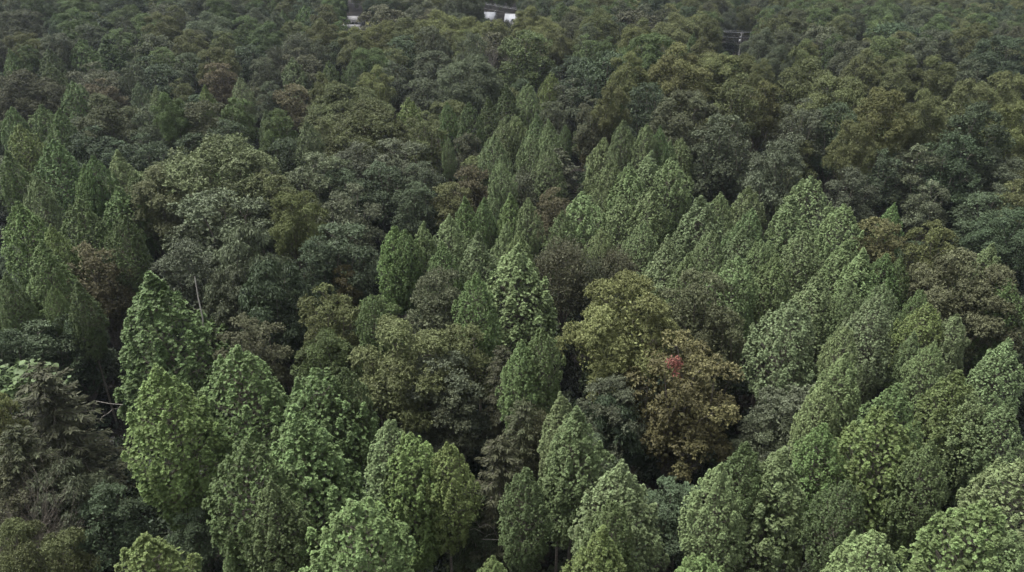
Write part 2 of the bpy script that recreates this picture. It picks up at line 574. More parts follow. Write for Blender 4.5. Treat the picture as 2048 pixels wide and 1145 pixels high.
TINT = {
    'pale': ((0.138, 0.184, 0.082), 'pale green'), 'fresh': ((0.104, 0.155, 0.058), 'fresh green'), 'ytip': ((0.124, 0.164, 0.058), 'yellowish green'),
    'silver': ((0.138, 0.177, 0.087), 'silvery green'), 'mid': ((0.080, 0.112, 0.045), 'mid green'), 'deep': ((0.055, 0.076, 0.042), 'dark green'),
    'grey': ((0.078, 0.093, 0.056), 'grey-green'), 'olive': ((0.092, 0.105, 0.046), 'olive green'), 'dolive': ((0.070, 0.078, 0.042), 'dark olive'),
    'yolive': ((0.104, 0.115, 0.047), 'yellow-olive'), 'polive': ((0.098, 0.112, 0.056), 'pale olive'), 'brown': ((0.080, 0.087, 0.051), 'brownish'),
    'gbrown': ((0.083, 0.093, 0.057), 'grey-brown'), 'orange': ((0.104, 0.100, 0.047), 'orange-brown'), 'ored': ((0.100, 0.092, 0.053), 'russet'),
}

# kind, x and y of the crown top in the photograph (2048 wide), crown width there, tint  [, height [, landmark words]]
LIST = '''
P 465 692 185 fresh; P 313 728 190 ytip; P 625 740 180 fresh; P 598 812 250 fresh; P 480 884 190 mid; P 772 845 125 pale; P 822 870 150 ytip; P 890 884 110 ytip 19 narrow yellow-green tree beside the broad drooping evergreen
P 715 998 230 fresh; P 292 1066 230 ytip; P 1206 1058 190 ytip; P 1125 782 110 pale; P 1152 808 150 pale; P 1247 920 190 pale; P 1564 898 210 pale; P 1447 928 130 pale; P 1488 884 120 mid
P 1782 826 200 ytip; P 1645 842 110 fresh; P 1792 762 130 fresh; P 1912 738 140 ytip; P 1962 998 230 fresh; P 2036 920 170 pale; P 1745 1064 160 pale; P 1412 1112 140 fresh; P 985 1110 90 ytip; P 2008 808 100 pale
P 1698 708 100 pale; P 690 735 90 mid
P 1583 389 105 pale; P 1618 352 110 pale; P 1686 408 85 pale; P 1612 463 85 pale; P 1690 478 110 pale; P 1728 494 95 pale; P 1772 504 75 fresh; P 1799 512 55 mid; P 1790 406 55 fresh; P 1990 488 85 pale; P 2018 558 80 fresh
P 1556 510 85 pale; P 1538 478 70 pale; P 1640 550 115 pale; P 1702 560 70 pale; P 1772 568 75 pale; P 1760 592 95 silver; P 1847 580 55 fresh; P 1862 606 90 ytip; P 1920 628 75 silver; P 1588 598 135 silver; P 1692 650 70 pale; P 2014 676 95 pale; P 1872 682 70 pale
P 1167 384 95 pale; P 1127 421 65 pale; P 1054 394 55 pale; P 1020 384 65 fresh; P 1240 391 85 pale; P 1310 374 95 pale; P 1400 391 125 silver; P 1442 384 65 pale; P 1508 415 75 pale; P 1500 372 80 pale; P 1291 440 70 pale; P 1205 454 60 pale; P 1421 460 65 pale; P 1482 457 95 silver
P 1381 507 70 pale; P 1481 511 95 pale; P 1526 479 65 pale; P 1040 464 70 pale; P 1040 490 170 pale 19 broad pale tree with a bright tapering top; P 1087 658 85 mid; P 1042 682 85 fresh; P 1340 470 90 silver
P 785 454 75 fresh; P 811 460 65 fresh; P 846 444 75 pale; P 900 429 85 pale; P 929 391 65 fresh; P 966 394 55 fresh; P 952 461 95 silver; P 880 484 75 fresh; P 1012 444 55 pale; P 955 544 85 fresh
P 37 404 95 fresh; P 155 394 95 fresh; P 247 424 75 mid; P 230 374 95 fresh; P 103 449 65 ytip; P 76 480 95 fresh; P 12 545 60 mid; P 150 560 65 mid; P 102 572 45 fresh; P 293 540 232 fresh 20 large lone pointed tree beside the pale snag
P 107 25 34 fresh; P 157 78 62 fresh; P 205 75 72 mid; P 283 83 75 mid; P 20 97 50 fresh; P 98 95 50 mid; P 95 124 62 mid; P 273 162 44 silver; P 312 172 56 pale; P 407 169 46 ytip; P 477 156 44 silver; P 147 162 60 fresh
P 23 212 52 fresh; P 80 210 62 fresh; P 115 217 72 fresh; P 40 250 74 ytip; P 108 276 92 fresh; P 230 299 76 pale; P 183 312 56 fresh; P 73 352 64 pale; P 10 300 60 fresh; P 165 330 60 fresh; P 268 345 60 mid
P 565 20 34 fresh; P 608 10 46 fresh; P 582 114 58 silver 19 silvery pointed tree before the purplish one; P 657 122 46 mid; P 708 115 42 mid; P 818 195 58 ytip; P 892 204 38 fresh; P 935 203 54 mid; P 978 193 54 mid; P 1015 169 62 mid; P 897 274 28 pale; P 615 242 58 silver; P 530 219 42 silver
P 1012 239 62 pale; P 1000 322 54 pale; P 1100 144 46 ytip 19 yellow-tipped spire at the plantation edge; P 1055 166 48 pale; P 1243 207 32 mid; P 1245 241 54 pale; P 1297 246 54 pale; P 1319 252 44 fresh; P 1366 277 64 pale; P 1205 274 74 pale; P 1340 280 54 pale
P 1075 224 54 pale; P 1099 237 54 pale; P 1032 229 50 pale; P 1060 270 64 pale; P 1133 250 28 mid; P 1262 328 84 pale; P 1345 316 84 pale; P 1300 300 80 silver; P 1225 320 70 pale; P 1387 65 42 fresh; P 1102 292 60 pale; P 985 270 60 pale
P 740 590 70 mid; P 1830 660 60 pale; P 1945 780 110 pale; P 1650 760 80 pale; P 1225 1000 120 mid; P 545 960 140 mid; P 1050 930 110 mid; P 1700 960 110 mid; P 1860 880 100 mid; P 2030 1060 120 pale; P 660 790 90 mid

O 447 283 262 polive 22 great pale domed crown in the western stand; O 330 345 120 polive 20; H 455 372 190 grey 20; H 380 470 130 grey 18; O 320 352 110 olive 19; H 545 340 100 olive 19
V 500 455 125 grey 20 dark drooping tree on the far side of the snag; V 560 520 120 deep 19; V 470 540 90 grey 17; O 600 384 95 yolive 20 narrow yellow-olive tree by the grey dome; H 702 370 105 grey 20 grey domed tree with pale inner limbs; H 690 440 120 deep 18; H 640 470 80 deep 17
M 692 524 50 orange 14 small orange tree in the dark gap; H 880 524 104 gbrown 19 grey-brown oval tree amid pointed greens; H 670 574 115 olive 18; H 760 588 85 mid 17; H 655 650 110 mid 16; O 820 645 190 olive 18 spreading olive tree above the black hollow; H 925 642 105 olive 17; H 890 700 140 grey 16; E 1005 690 90 dolive 16; H 512 628 115 brown 16; H 575 560 80 deep 15
O 1245 552 195 yolive 21 big yellow-olive dome behind the red-sprayed tree; H 1390 537 135 dolive 20 dark olive egg-shaped tree; H 1440 620 100 dolive 17; H 1216 744 115 grey 15; M 1362 668 185 orange 18 olive-brown tree with a red spray of leaves
B 1127 474 112 brown 18 brown bristly tree with fanned twigs; B 1230 497 78 brown 17; B 1184 514 66 brown 16; M 1105 377 64 ored 17 russet oval tree among the pale spires
M 1745 430 95 orange 18 orange-brown tree at the plantation corner; M 1850 441 95 yolive 18 yellow-brown conical tree against the dark gap; O 1920 508 170 dolive 20 big dark olive dome on the eastern edge; H 1975 560 110 dolive 18; H 1580 764 150 grey 15; H 1540 800 120 grey 13; H 1822 735 64 grey 14; B 1900 830 130 brown 15; E 1930 870 130 deep 14
M 205 484 110 ored 17 russet layered tree under the bright spires; H 85 640 150 deep 14; H 160 620 100 deep 14; H 20 650 110 deep 15; H 40 570 90 mid 16; E 130 728 200 dolive 17 straggly grey evergreen with dead branches; E 70 850 150 dolive 16; M 14 785 70 yolive 17; H 60 900 150 dolive 14; V 150 925 130 grey 13; O 85 1048 140 olive 17 round olive tree in the near corner; H 230 960 110 deep 12
H 1345 958 120 deep 10; H 395 1015 90 deep 9; H 850 940 90 deep 10; E 1000 872 160 dolive 17 broad drooping evergreen in the front row; E 1045 800 120 dolive 17; B 1070 820 90 dolive 16; E 950 960 110 mid 13; H 905 760 100 grey 14; H 960 1000 100 deep 11; H 1170 860 110 deep 12; V 1220 790 100 deep 13
H 190 18 92 deep; O 262 14 74 mid; O 300 30 84 mid; B 345 4 90 gbrown 22 bare grey twiggy tree on the skyline edge; O 430 28 92 grey; H 247 55 66 mid; H 320 64 84 grey; O 385 65 64 olive; O 440 92 66 olive; H 505 84 72 deep; M 445 120 62 ored 20 russet crown in the north-west; H 385 100 60 grey; O 60 62 64 olive; O 125 65 66 grey; O 25 22 56 grey; O 62 18 62 dolive; H 65 85 44 mid
O 60 144 132 dolive 20 wide dark olive dome by the western edge; H 213 127 104 brown 20; M 217 159 74 ored 18 russet tree beneath the brown dome; H 320 114 95 deep; H 268 124 44 grey; O 232 196 112 dolive 20; H 316 206 80 grey; O 405 200 112 dolive 20; H 205 256 100 deep 17; H 310 270 100 deep 16; O 350 190 60 mid; H 460 235 80 deep 18; H 400 260 90 deep 16; H 480 190 60 mid; H 255 285 90 deep 15
H 645 13 52 deep; O 540 48 66 mid; O 595 40 60 olive; B 600 62 64 gbrown 21; H 612 97 76 brown 20 purplish brown tree by a silvery spire; B 556 92 46 gbrown; H 678 75 52 deep; O 655 42 62 olive; O 750 138 66 yolive; O 655 150 54 olive; M 590 163 74 ored 19; H 530 110 50 grey; H 545 160 50 grey
O 770 45 84 yolive; O 820 38 92 olive; O 882 25 102 yolive 22; O 940 36 84 yolive; O 990 37 64 yolive 22; O 1058 17 62 yolive 22; O 712 57 60 yolive 20; H 685 34 40 mid 21; H 810 68 74 deep; H 770 6 104 brown 22; H 985 60 92 brown 20 brownish tree with bare pale limbs; H 870 95 76 grey; H 850 150 74 grey; O 940 114 112 grey; H 786 122 62 grey; O 715 70 70 olive; O 740 95 70 mid; O 700 172 155 olive 20 wide mid-wood olive dome; O 740 210 170 olive 20; H 800 272 130 grey 19; H 856 225 74 olive 20; H 935 262 58 brown 15; H 655 232 64 olive 18; H 645 300 120 grey 19; H 765 322 100 deep 17; M 945 322 84 ored 17 russet tree by the bristly thicket; H 845 320 74 grey 17; H 720 280 90 grey 18; H 580 270 70 deep 17; H 560 210 60 mid; H 690 330 90 deep 17; H 830 360 80 deep 16; H 905 360 80 olive 16
H 1050 54 100 mid 24 tall dark egg-shaped tree behind the spire; O 1090 40 90 yolive; O 1135 12 64 olive; O 1195 22 84 olive; H 1265 10 112 brown; O 1408 35 54 olive; O 1350 32 92 olive; O 1295 66 92 mid; H 1210 95 114 deep 21; H 1150 108 84 deep; O 1255 110 74 yolive; O 1350 97 104 yolive 22 yellow-olive dome before the power pole; O 1415 104 104 yolive; O 1475 106 84 yolive; O 1517 124 46 olive; M 1520 156 66 yolive 20
H 1290 160 84 deep; O 1222 166 64 olive; O 1365 180 115 dolive 21; H 1440 224 114 grey 20; H 1455 264 74 grey 17; H 1150 160 84 grey 18; H 1105 198 54 grey 17; H 1185 200 64 brown 18; M 1190 242 64 orange 17 bright orange tree at the plantation head; E 1115 298 130 gbrown 17 bristly grey-brown thicket tree; B 1060 330 80 gbrown 16; H 1440 310 84 brown 16; H 1545 268 104 grey 20; H 1470 150 80 olive 21
H 1633 47 84 brown; O 1560 30 70 olive; O 1755 176 94 yolive 22 yellow-olive dome over the eastern gap; O 1835 188 74 olive; H 1940 194 112 deep 22 tall dark tree on the eastern edge; O 2012 198 84 yolive; H 1695 327 98 grey 19 blue-grey rounded tree above the plantation; H 1820 290 104 grey 18; H 1600 274 56 olive 18; O 1700 240 74 olive 20; O 1980 300 104 grey 18; H 2030 350 74 olive 17; O 1600 128 104 olive; O 1660 150 110 olive 22; H 1600 200 90 grey 20; H 1660 200 90 deep 20; H 1890 260 100 deep 18; H 1890 330 110 deep 15; H 1960 380 110 deep 14; O 2010 420 110 deep 14; H 1570 330 70 olive 17; H 1850 360 70 grey 14; H 1760 300 80 deep 17
O 1720 105 70 olive; O 1550 95 60 grey; O 1600 85 60 olive; H 1780 38 100 deep; O 1860 60 80 grey; O 1930 50 90 olive; O 1700 75 70 grey; O 1860 118 76 olive; O 1800 115 70 olive; H 1930 110 70 grey; O 1990 70 90 deep; O 2000 140 90 olive; O 1930 155 90 olive; O 1520 60 60 grey
'''


def parse():
    rows = []
    for item in LIST.replace('\n', ';').split(';'):
        f = item.split()
        if not f:
            continue
        k, x, y, w, t = f[0], float(f[1]), float(f[2]), float(f[3]), f[4]
        T = float(f[5]) if len(f) > 5 else None
        rows.append([k, x, y, w, t, T, ' '.join(f[6:])])
    return rows


trees = []          # dicts: kind, pos, r, T, px, py, tint, say
for k, x, y, w, t, T, say in parse():
    if x > 1180 and y < 270 and (T or 20) > 17.5:
        T = (T or KIND_T[k]) * 1.18
    T = T or KIND_T[k] * (1 + 0.04 * math.sin(x * 12.9 + y * 7.1))
    w *= (1.08 if w <= 100 else 1.0) if k == 'P' else 1.14
    X, Y, h, r, dep = solve(x, y, T, k, w)
    if k == 'P' and r < 2.1:
        T = max(12.0, T * (0.72 + 0.28 * r / 2.1))
        X, Y, h, r, dep = solve(x, y, T, k, w)
    trees.append(dict(k=k, X=X, Y=Y, h=h, r=r, T=T, px=x, py=y, dep=dep, t=t, say=say))

# places kept open: (x0, y0, x1, y1, farther limit) - the power line cut, the houses and their yards
CLEAR = [(1446, 58, 1506, 101, 303), (964, 20, 992, 33, 349), (1014, 28, 1030, 36, 350), (692, 34, 722, 56, 350)]


def blocks(X, Y, h, T, r):
    for x0, y0, x1, y1, lim in CLEAR:
        if Y > lim + 6:
            continue
        px, py, dep = project((X, Y, h + T * 0.97))
        b = project((X, Y, h + 1))[1]
        pr = FPX * r * 0.85 / dep
        if px + pr > x0 and px - pr < x1 and py < y1 and b > y0:
            return True
    return False


# the rest of the wood: fill every empty place between and behind the trees listed above
fill = []
spots = np.array([(t['X'], t['Y'], t['r']) for t in trees])
frng = np.random.default_rng(5)
for _ in range(26000):
    Y = 60 + 420 * frng.random() ** 0.75
    X = (frng.random() * 2 - 1) * (0.80 * Y + 30)
    k = 'O' if frng.random() < 0.55 else 'H'
    r = frng.uniform(4.2, 7.6) if k == 'O' else frng.uniform(3.0, 4.8)
    T = KIND_T[k] * (frng.uniform(0.90, 1.20) if Y > 190 else frng.uniform(0.62, 0.8))
    if Y < 115:
        k, r, T = 'H', frng.uniform(2.2, 3.2), frng.uniform(6, 9)
        if frng.random() < 0.6:
            continue
    d = np.hypot(spots[:, 0] - X, spots[:, 1] - Y)
    if (d < (spots[:, 2] + r) * (0.90 if Y > 250 else 1.02)).any():
        continue
    h = terrain(X, Y)
    if blocks(X, Y, h, T, r):
        continue
    px, py, dep = project((X, Y, h + T))
    if X > 20:
        t = frng.choice(['olive', 'yolive', 'mid', 'grey', 'dolive', 'deep', 'brown'], p=[.27, .10, .20, .20, .06, .12, .05])
    else:
        t = frng.choice(['olive', 'mid', 'grey', 'deep', 'dolive', 'brown'], p=[.22, .25, .22, .19, .07, .05])
    if Y < 115:
        t = 'deep'
    fill.append(dict(k=k, X=X, Y=Y, h=h, r=r, T=T, px=px, py=py, dep=dep, t=str(t), say=''))
    spots = np.vstack([spots, (X, Y, r)])
inframe = lambda t: -20 < t['px'] < PW + 20 and -45 < t['py'] < PH
near_fill = [t for t in fill if inframe(t) and t['Y'] < 330 and t['Y'] > 115]
near_fill.sort(key=lambda t: t['dep'])
HIDDEN = set()
near_fill = near_fill[:260]
chosen = {id(t) for t in near_fill}
rest = [t for t in fill if id(t) not in chosen]
print('listed', len(trees), 'fill', len(fill), 'near fill', len(near_fill), 'rest', len(rest))
trees += near_fill

# ------------------------------------------------------------------ labels: what each tree looks like and which landmark it stands by
for t in trees:
    size = ''
    if t['k'] == 'P':
        size = 'slender ' if t['r'] < 2.3 else 'large ' if t['r'] > 4.0 else ''
    else:
        size = 'small ' if t['r'] < 2.9 else 'large ' if t['r'] > 5.4 else ''
    t['desc'] = size + TINT[t['t']][1] + ' ' + KIND_SAY[t['k']]
LANDMARKS = [(t['say'], t['px'], t['py'] + 20) for t in trees if t['say']]
LANDMARKS += [('wooden power pole', 1480, 85), ('white gabled house', 975, 32), ('pale flat-roofed building', 705, 52), ('white dead snag', 388, 590),
              ('big-leaved tree on the western edge', 35, 745), ('splayed grey dead limbs', 1625, 300), ('bare twiggy shrub', 50, 1030)]
DIRS = ['right of', 'behind and right of', 'behind', 'behind and left of', 'left of', 'in front and left of', 'in front of', 'in front and right of']
NTH = ['', 'second ', 'third ', 'fourth ', 'fifth ', 'sixth ', 'seventh ', 'eighth ', 'ninth ', 'tenth ']
buckets = {}
for i, t in enumerate(trees):
    if t['say']:
        continue
    for j, (s, lx, ly) in enumerate(LANDMARKS):
        dx, dy = t['px'] - lx, (ly - (t['py'] + 20)) * 1.4
        o = int(round(math.degrees(math.atan2(dy, dx)) / 45)) % 8
        buckets.setdefault((t['desc'], j, o), []).append((math.hypot(dx, dy), i))
best = {}
for (desc, j, o), v in buckets.items():
    v.sort()
    for rank, (d, i) in enumerate(v[:10]):
        words = len((NTH[rank] + desc + ' ' + DIRS[o] + ' the ' + LANDMARKS[j][0]).split())
        if words > 16:
            continue
        score = rank * 130 + d
        if i not in best or score < best[i][0]:
            best[i] = (score, rank, j, o)
for i, t in enumerate(trees):
    if t['say']:
        t['label'] = t['say']
    else:
        _, rank, j, o = best[i]
        t['label'] = f"{NTH[rank]}{t['desc']} {DIRS[o]} the {LANDMARKS[j][0]}"
assert len({t['label'] for t in trees}) == len(trees)


# ------------------------------------------------------------------ object helpers
def tag(o, label, cat, group=None):
    o['label'], o['category'] = label, cat
    if group:
        o['group'] = group
    return o


def empty(name, loc, rz=0.0):
    o = bpy.data.objects.new(name, None)
    o.empty_display_size = 0.5
    o.location = loc
    o.rotation_euler = (0, 0, rz)
    COL.objects.link(o)
    return o


def part(name, me, parent, loc=(0, 0, 0), rot=(0, 0, 0), scale=(1, 1, 1)):
    o = bpy.data.objects.new(name, me)
    o.parent = parent
    o.location, o.rotation_euler, o.scale = loc, rot, scale
    COL.objects.link(o)
    return o


def box(V, F, x0, x1, y0, y1, z0, z1):
    b = len(V)
    V += [(x0, y0, z0), (x1, y0, z0), (x1, y1, z0), (x0, y1, z0), (x0, y0, z1), (x1, y0, z1), (x1, y1, z1), (x0, y1, z1)]
    F += [(b, b + 3, b + 2, b + 1), (b + 4, b + 5, b + 6, b + 7), (b, b + 1, b + 5, b + 4), (b + 1, b + 2, b + 6, b + 5), (b + 2, b + 3, b + 7, b + 6), (b + 3, b, b + 4, b + 7)]


# ------------------------------------------------------------------ ground
def ground():
    xs = np.concatenate([np.linspace(-4000, -520, 12), np.linspace(-480, 480, 97), np.linspace(520, 4000, 12)])
    ys = np.concatenate([np.linspace(-1500, -60, 8), np.linspace(-40, 640, 69), np.linspace(700, 6000, 24)])
    V = [(x, y, terrain(x, y)) for y in ys for x in xs]
    nx = len(xs)
    F = [(j * nx + i, j * nx + i + 1, (j + 1) * nx + i + 1, (j + 1) * nx + i) for j in range(len(ys) - 1) for i in range(nx - 1)]
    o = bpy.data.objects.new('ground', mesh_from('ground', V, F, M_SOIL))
    COL.objects.link(o)
    o['kind'] = 'structure'
    for p in o.data.polygons:
        p.use_smooth = True


ground()


def patch(name, x0, x1, y0, y1, mat, lift=0.03):
    n = 12
    V = []
    for j in range(n + 1):
        for i in range(n + 1):
            x, y = x0 + (x1 - x0) * i / n, y0 + (y1 - y0) * j / n
            V.append((x, y, terrain(x, y) + lift))
    F = [(j * (n + 1) + i, j * (n + 1) + i + 1, (j + 1) * (n + 1) + i + 1, (j + 1) * (n + 1) + i) for j in range(n) for i in range(n)]
    o = bpy.data.objects.new(name, mesh_from(name, V, F, mat))
    COL.objects.link(o)
    o['kind'] = 'structure'


patch('lawn', -92, -66, 318, 372, M_LAWN)
patch('lawn', -36, 22, 325, 368, M_LAWN)

# ------------------------------------------------------------------ the trees
trng = np.random.default_rng(3)
for i, t in enumerate(trees):
    protos = KINDS['D' if t['k'] == 'O' and t['r'] > 6.9 else t['k']]
    tm, cm, r0, T0 = protos[int(trng.integers(len(protos)))]
    root = empty(KIND_NAME[t['k']], (t['X'], t['Y'], t['h'] - 0.05), float(trng.uniform(0, 6.28)))
    tag(root, t['label'], 'tree', KIND_GROUP[t['k']])
    s = (t['r'] / r0, t['r'] / r0, t['T'] / T0)
    rb, Tb = BASE[t['k']]
    # crowns keep their proportions; the bare stem takes up the rest of the height
    sz = crown_stretch(t['k'], t['r'], t['T']) * Tb / T0
    lift = t['T'] - sz * T0
    s = (s[0], s[1], sz)
    part('trunk', tm, root, (0, 0, lift), scale=s)
    c = part('crown', cm, root, (0, 0, lift), scale=s)
    j = trng.normal(1.0, 0.10)
    q = trng.normal(0, 0.022, 3)
    col = np.array(TINT[t['t']][0]) * j * (1 + q) * LEAF_VALUE[t['k']]
    c.color = (*np.clip(col, 0.01, 0.5), 1)
    t['root'], t['crown'] = root, c

# a spray of red leaves in the orange tree
red = next(t for t in trees if 'red spray' in t['say'])


def red_spray():
    lv = Leaves()
    for cx, cz, cr, m in ((0, 0, 0.45, 60), (0.25, -0.4, 0.38, 40), (-0.3, 0.1, 0.32, 26), (0.2, -0.9, 0.3, 16), (0.1, 0.4, 0.3, 20)):
        d = rand_dirs(m)
        P = np.array([cx, rng.normal() * 0.25, cz]) + d * cr * rng.uniform(0.3, 1.5, (m, 1))
        L = rng.uniform(0.2, 0.36, m)
        lv.add(P, d + rand_dirs(m) * 0.8 + np.array([0, 0, -0.2]), d * 0.6 + np.array([0, -0.5, 0.6]) + rand_dirs(m) * 0.3, L, L * 0.55, rng.random(m))
    me = lv.mesh('red_leaves', M_LEAF)
    o = bpy.data.objects.new('red_leaves', me)
    COL.objects.link(o)
    o.color = (0.14, 0.056, 0.044, 1)
    # seen at pixel (1350, 722), on the near side of the crown
    dv = FWD * FPX + np.array([1350 - PW / 2, 0, 0]) + UPV * (PH / 2 - 728)
    dv /= np.linalg.norm(dv)
    dist = math.hypot(red['X'], red['Y']) - red['r'] * 0.98
    P = CAMP + dv * (dist / math.hypot(dv[0], dv[1]))
    root = red['root']
    o.parent = root
    o.matrix_parent_inverse.identity()
    rz = root.rotation_euler.z
    dx, dy, dz = P[0] - root.location.x, P[1] - root.location.y, P[2] - root.location.z
    o.location = (math.cos(-rz) * dx - math.sin(-rz) * dy, math.sin(-rz) * dx + math.cos(-rz) * dy, dz)
    o.rotation_euler = (0, 0, -rz)
    o['label'] = 'red spray of leaves on the near side of the crown'


red_spray()


# ------------------------------------------------------------------ dead wood
def at_pixel(px, py, T):
    X, Y, h, r, dep = solve(px, py, T, 'P', 10)
    return X, Y, h


def dead_tree(name, px, py, T, label, cat, seed, style):
    global rng
    rng = np.random.default_rng(seed)
    X, Y, h = at_pixel(px, py, T)
    root = empty(name, (X, Y, h - 0.05))
    tag(root, label, cat)
    V, F = [], []
    if style == 'snag':
        tube(V, F, limb((-0.5, 0, 0), (0.1, 0, T), 0, 8, 0.004), np.linspace(0.14, 0.045, 9), 7)
        part('trunk', mesh_from('snag_trunk', V, F, M_SNAG), root)
        for z, dx, dz in ((T * 0.8, -0.7, 0.3), (T * 0.62, 0.6, 0.4)):
            V, F = [], []
            tube(V, F, limb((0.0, 0, z), (dx, -0.2, z + dz), 0, 2, 0.08), (0.04, 0.03, 0.012), 4)
            part('branch', mesh_from('snag_branch', V, F, M_DEAD), root)
        return
    n = {'splayed': 8, 'shrub': 11}[style]
    V, F = [], []
    tube(V, F, limb((0, 0, 0), (0, 0, T * 0.55), 0, 4, 0.02), np.linspace(0.2, 0.12, 5), 6)
    part('trunk', mesh_from('dead_trunk', V, F, M_TWIG if style == 'shrub' else M_DEAD), root)
    for i in range(n):
        V, F = [], []
        a = i * 2.4
        sp = 0.28 if style == 'splayed' else 0.55
        d = np.array([math.cos(a) * sp * rng.uniform(0.3, 1.3), math.sin(a) * sp * rng.uniform(0.3, 1.3), 1.0])
        branching(V, F, np.array([0, 0, T * rng.uniform(0.35, 0.56)]), d / np.linalg.norm(d), T * rng.uniform(0.2, 0.3), 0.07 if style == 'splayed' else 0.035, 2 if style == 'splayed' else 3, 0.3)
        part('branch', mesh_from('dead_branch', V, F, M_DEAD if style == 'splayed' else M_TWIG), root)


dead_tree('dead_snag', 387, 552, 19.0, 'slim white dead snag standing in a black gap', 'dead tree', 21, 'snag')
dead_tree('dead_tree', 1622, 272, 17.0, 'splayed bare grey limbs below the olive domes', 'dead tree', 22, 'splayed')
dead_tree('dead_tree', 982, 82, 20.0, 'forked bare pale limbs poking from the brownish crown', 'dead tree', 25, 'splayed')
dead_tree('bare_shrub', 55, 985, 14.0, 'leafless greyish shrub of thin twigs in the near corner', 'shrub', 23, 'shrub')
dead_tree('bare_shrub', 18, 1010, 13.0, 'smaller leafless shrub at the very edge', 'shrub', 24, 'shrub')
rng = np.random.default_rng(77)

# pale dead branches of the straggly evergreen and of the broad one
for say, ends in (('straggly grey evergreen', ((200, 842, 222, 822, 246, 810),)),
                  ('broad drooping evergreen', ((940, 1060, 980, 1052, 1000, 1080),)), ('tree with a red spray', ((1330, 980, 1360, 968, 1378, 955), (1355, 905, 1385, 915, 1395, 935)))):
    t = next(q for q in trees if say in q['say'])
    for e in ends:
        pts = []
        for q in range(3):
            dv = FWD * FPX + np.array([e[2 * q] - PW / 2, 0, 0]) + UPV * (PH / 2 - e[2 * q + 1])
            dist = t['Y'] - t['r'] * (0.86 - 0.14 * q)
            P = CAMP + dv * (dist / dv[1])
            pts.append(P)
        V, F = [], []
        core = pts[2] + 0.35 * (np.array([t['X'], t['Y'], pts[2][2] - 1.0]) - pts[2])
        path = np.vstack([limb(pts[0], pts[1], 0.06, 4, 0.10), limb(pts[1], pts[2], -0.05, 4, 0.10)[1:], limb(pts[2], core, 0, 2, 0.03)[1:]])
        twigs = []
        for q in (1, 2, 3, 5, 6):
            d = rng.normal(size=3) * np.array([0.5, 0.3, 0.5]) + (path[q - 1] - path[q])
            twigs.append(limb(path[q], path[q] + unit(d[None])[0] * rng.uniform(0.5, 1.1), 0.05, 2, 0.12))
        rz = t['root'].rotation_euler.z
        L0 = np.array(t['root'].location)
        Rm = np.array([[math.cos(-rz), -math.sin(-rz), 0], [math.sin(-rz), math.cos(-rz), 0], [0, 0, 1]])
        tube(V, F, (path - L0) @ Rm.T, np.linspace(0.008, 0.024, len(path)), 4)
        for tw in twigs:
            tube(V, F, (tw - L0) @ Rm.T, (0.014, 0.010, 0.005), 3)
        b = part('dead_branch', mesh_from('dead_branch', V, F, M_DEAD), t['root'])
        b['label'] = 'bare pale branch among the leaves'


# ------------------------------------------------------------------ big-leaved tree on the western edge, each leaf a part
def big_leaf_tree():
    X, Y, h = at_pixel(30, 722, 14.5)
    root = empty('big_leaved_tree', (X, Y, h - 0.05))
    tag(root, 'big-leaved bright green tree on the western edge', 'tree')
    V, F = [], []
    tube(V, F, limb((0, 0, 0), (0, 0, 13.0), 0, 5, 0.02), np.linspace(0.16, 0.05, 6), 6)
    tips = []
    for i in range(9):
        a = i * 2.4
        e = np.array([math.cos(a) * rng.uniform(0.8, 2.4), math.sin(a) * rng.uniform(0.8, 2.4), rng.uniform(11.6, 13.6)])
        tube(V, F, limb((0, 0, rng.uniform(8, 11)), e, 0, 3, 0.05), np.linspace(0.05, 0.015, 4), 4)
        tips.append(e)
    part('trunk', mesh_from('big_leaved_trunk', V, F, M_BARK), root)
    # one heart-shaped leaf, folded on its midrib
    o = [(0, 0, 0), (0.18, 0.12, 0.03), (0.26, 0.32, 0.035), (0.17, 0.52, 0.01), (0, 0.68, -0.05), (-0.17, 0.52, 0.01), (-0.26, 0.32, 0.035), (-0.18, 0.12, 0.03), (0, 0.34, -0.012)]
    me = mesh_from('big_leaf', o, [(8, i, (i + 1) % 8) for i in range(8)], M_LEAF, [0.5] * 9)
    for i in range(170):
        e = tips[i % 9]
        d = rand_dirs(1)[0]
        P = e * np.array([1, 1, 1]) + d * np.array([1.1, 1.1, 0.75]) * rng.uniform(0.4, 1.1)
        l = part('leaf', me, root, P, (rng.normal(-0.35, 0.25), rng.normal(0, 0.3), rng.uniform(0, 6.28)), (1, 1, 1))
        s = rng.uniform(0.75, 1.15)
        l.scale = (s, s, s)
        g = rng.uniform(0.8, 1.25)
        l.color = (0.085 * g, 0.125 * g, 0.05 * g, 1)
    m = 700
    lv = Leaves()
    P = np.array([tips[k % 9] for k in range(m)]) * np.array([0.9, 0.9, 1]) + rng.normal(size=(m, 3)) * np.array([0.8, 0.8, 0.6]) - np.array([0, 0, 1.2])
    lv.add(P, rand_dirs(m), rand_dirs(m) * 0.6 + np.array([0, 0, 1]), rng.uniform(0.4, 0.6, m), rng.uniform(0.3, 0.45, m), rng.random(m))
    f = part('foliage', lv.mesh('inner_foliage', M_LEAF), root)
    f['kind'] = 'stuff'
    f.color = (0.07, 0.10, 0.045, 1)


big_leaf_tree()


# ------------------------------------------------------------------ houses
def spot(px, py, Y):
    """Point at depth Y (world) on the line of sight of a pixel."""
    dv = FWD * FPX + np.array([px - PW / 2, 0, 0]) + UPV * (PH / 2 - py)
    return CAMP + dv * (Y / dv[1])


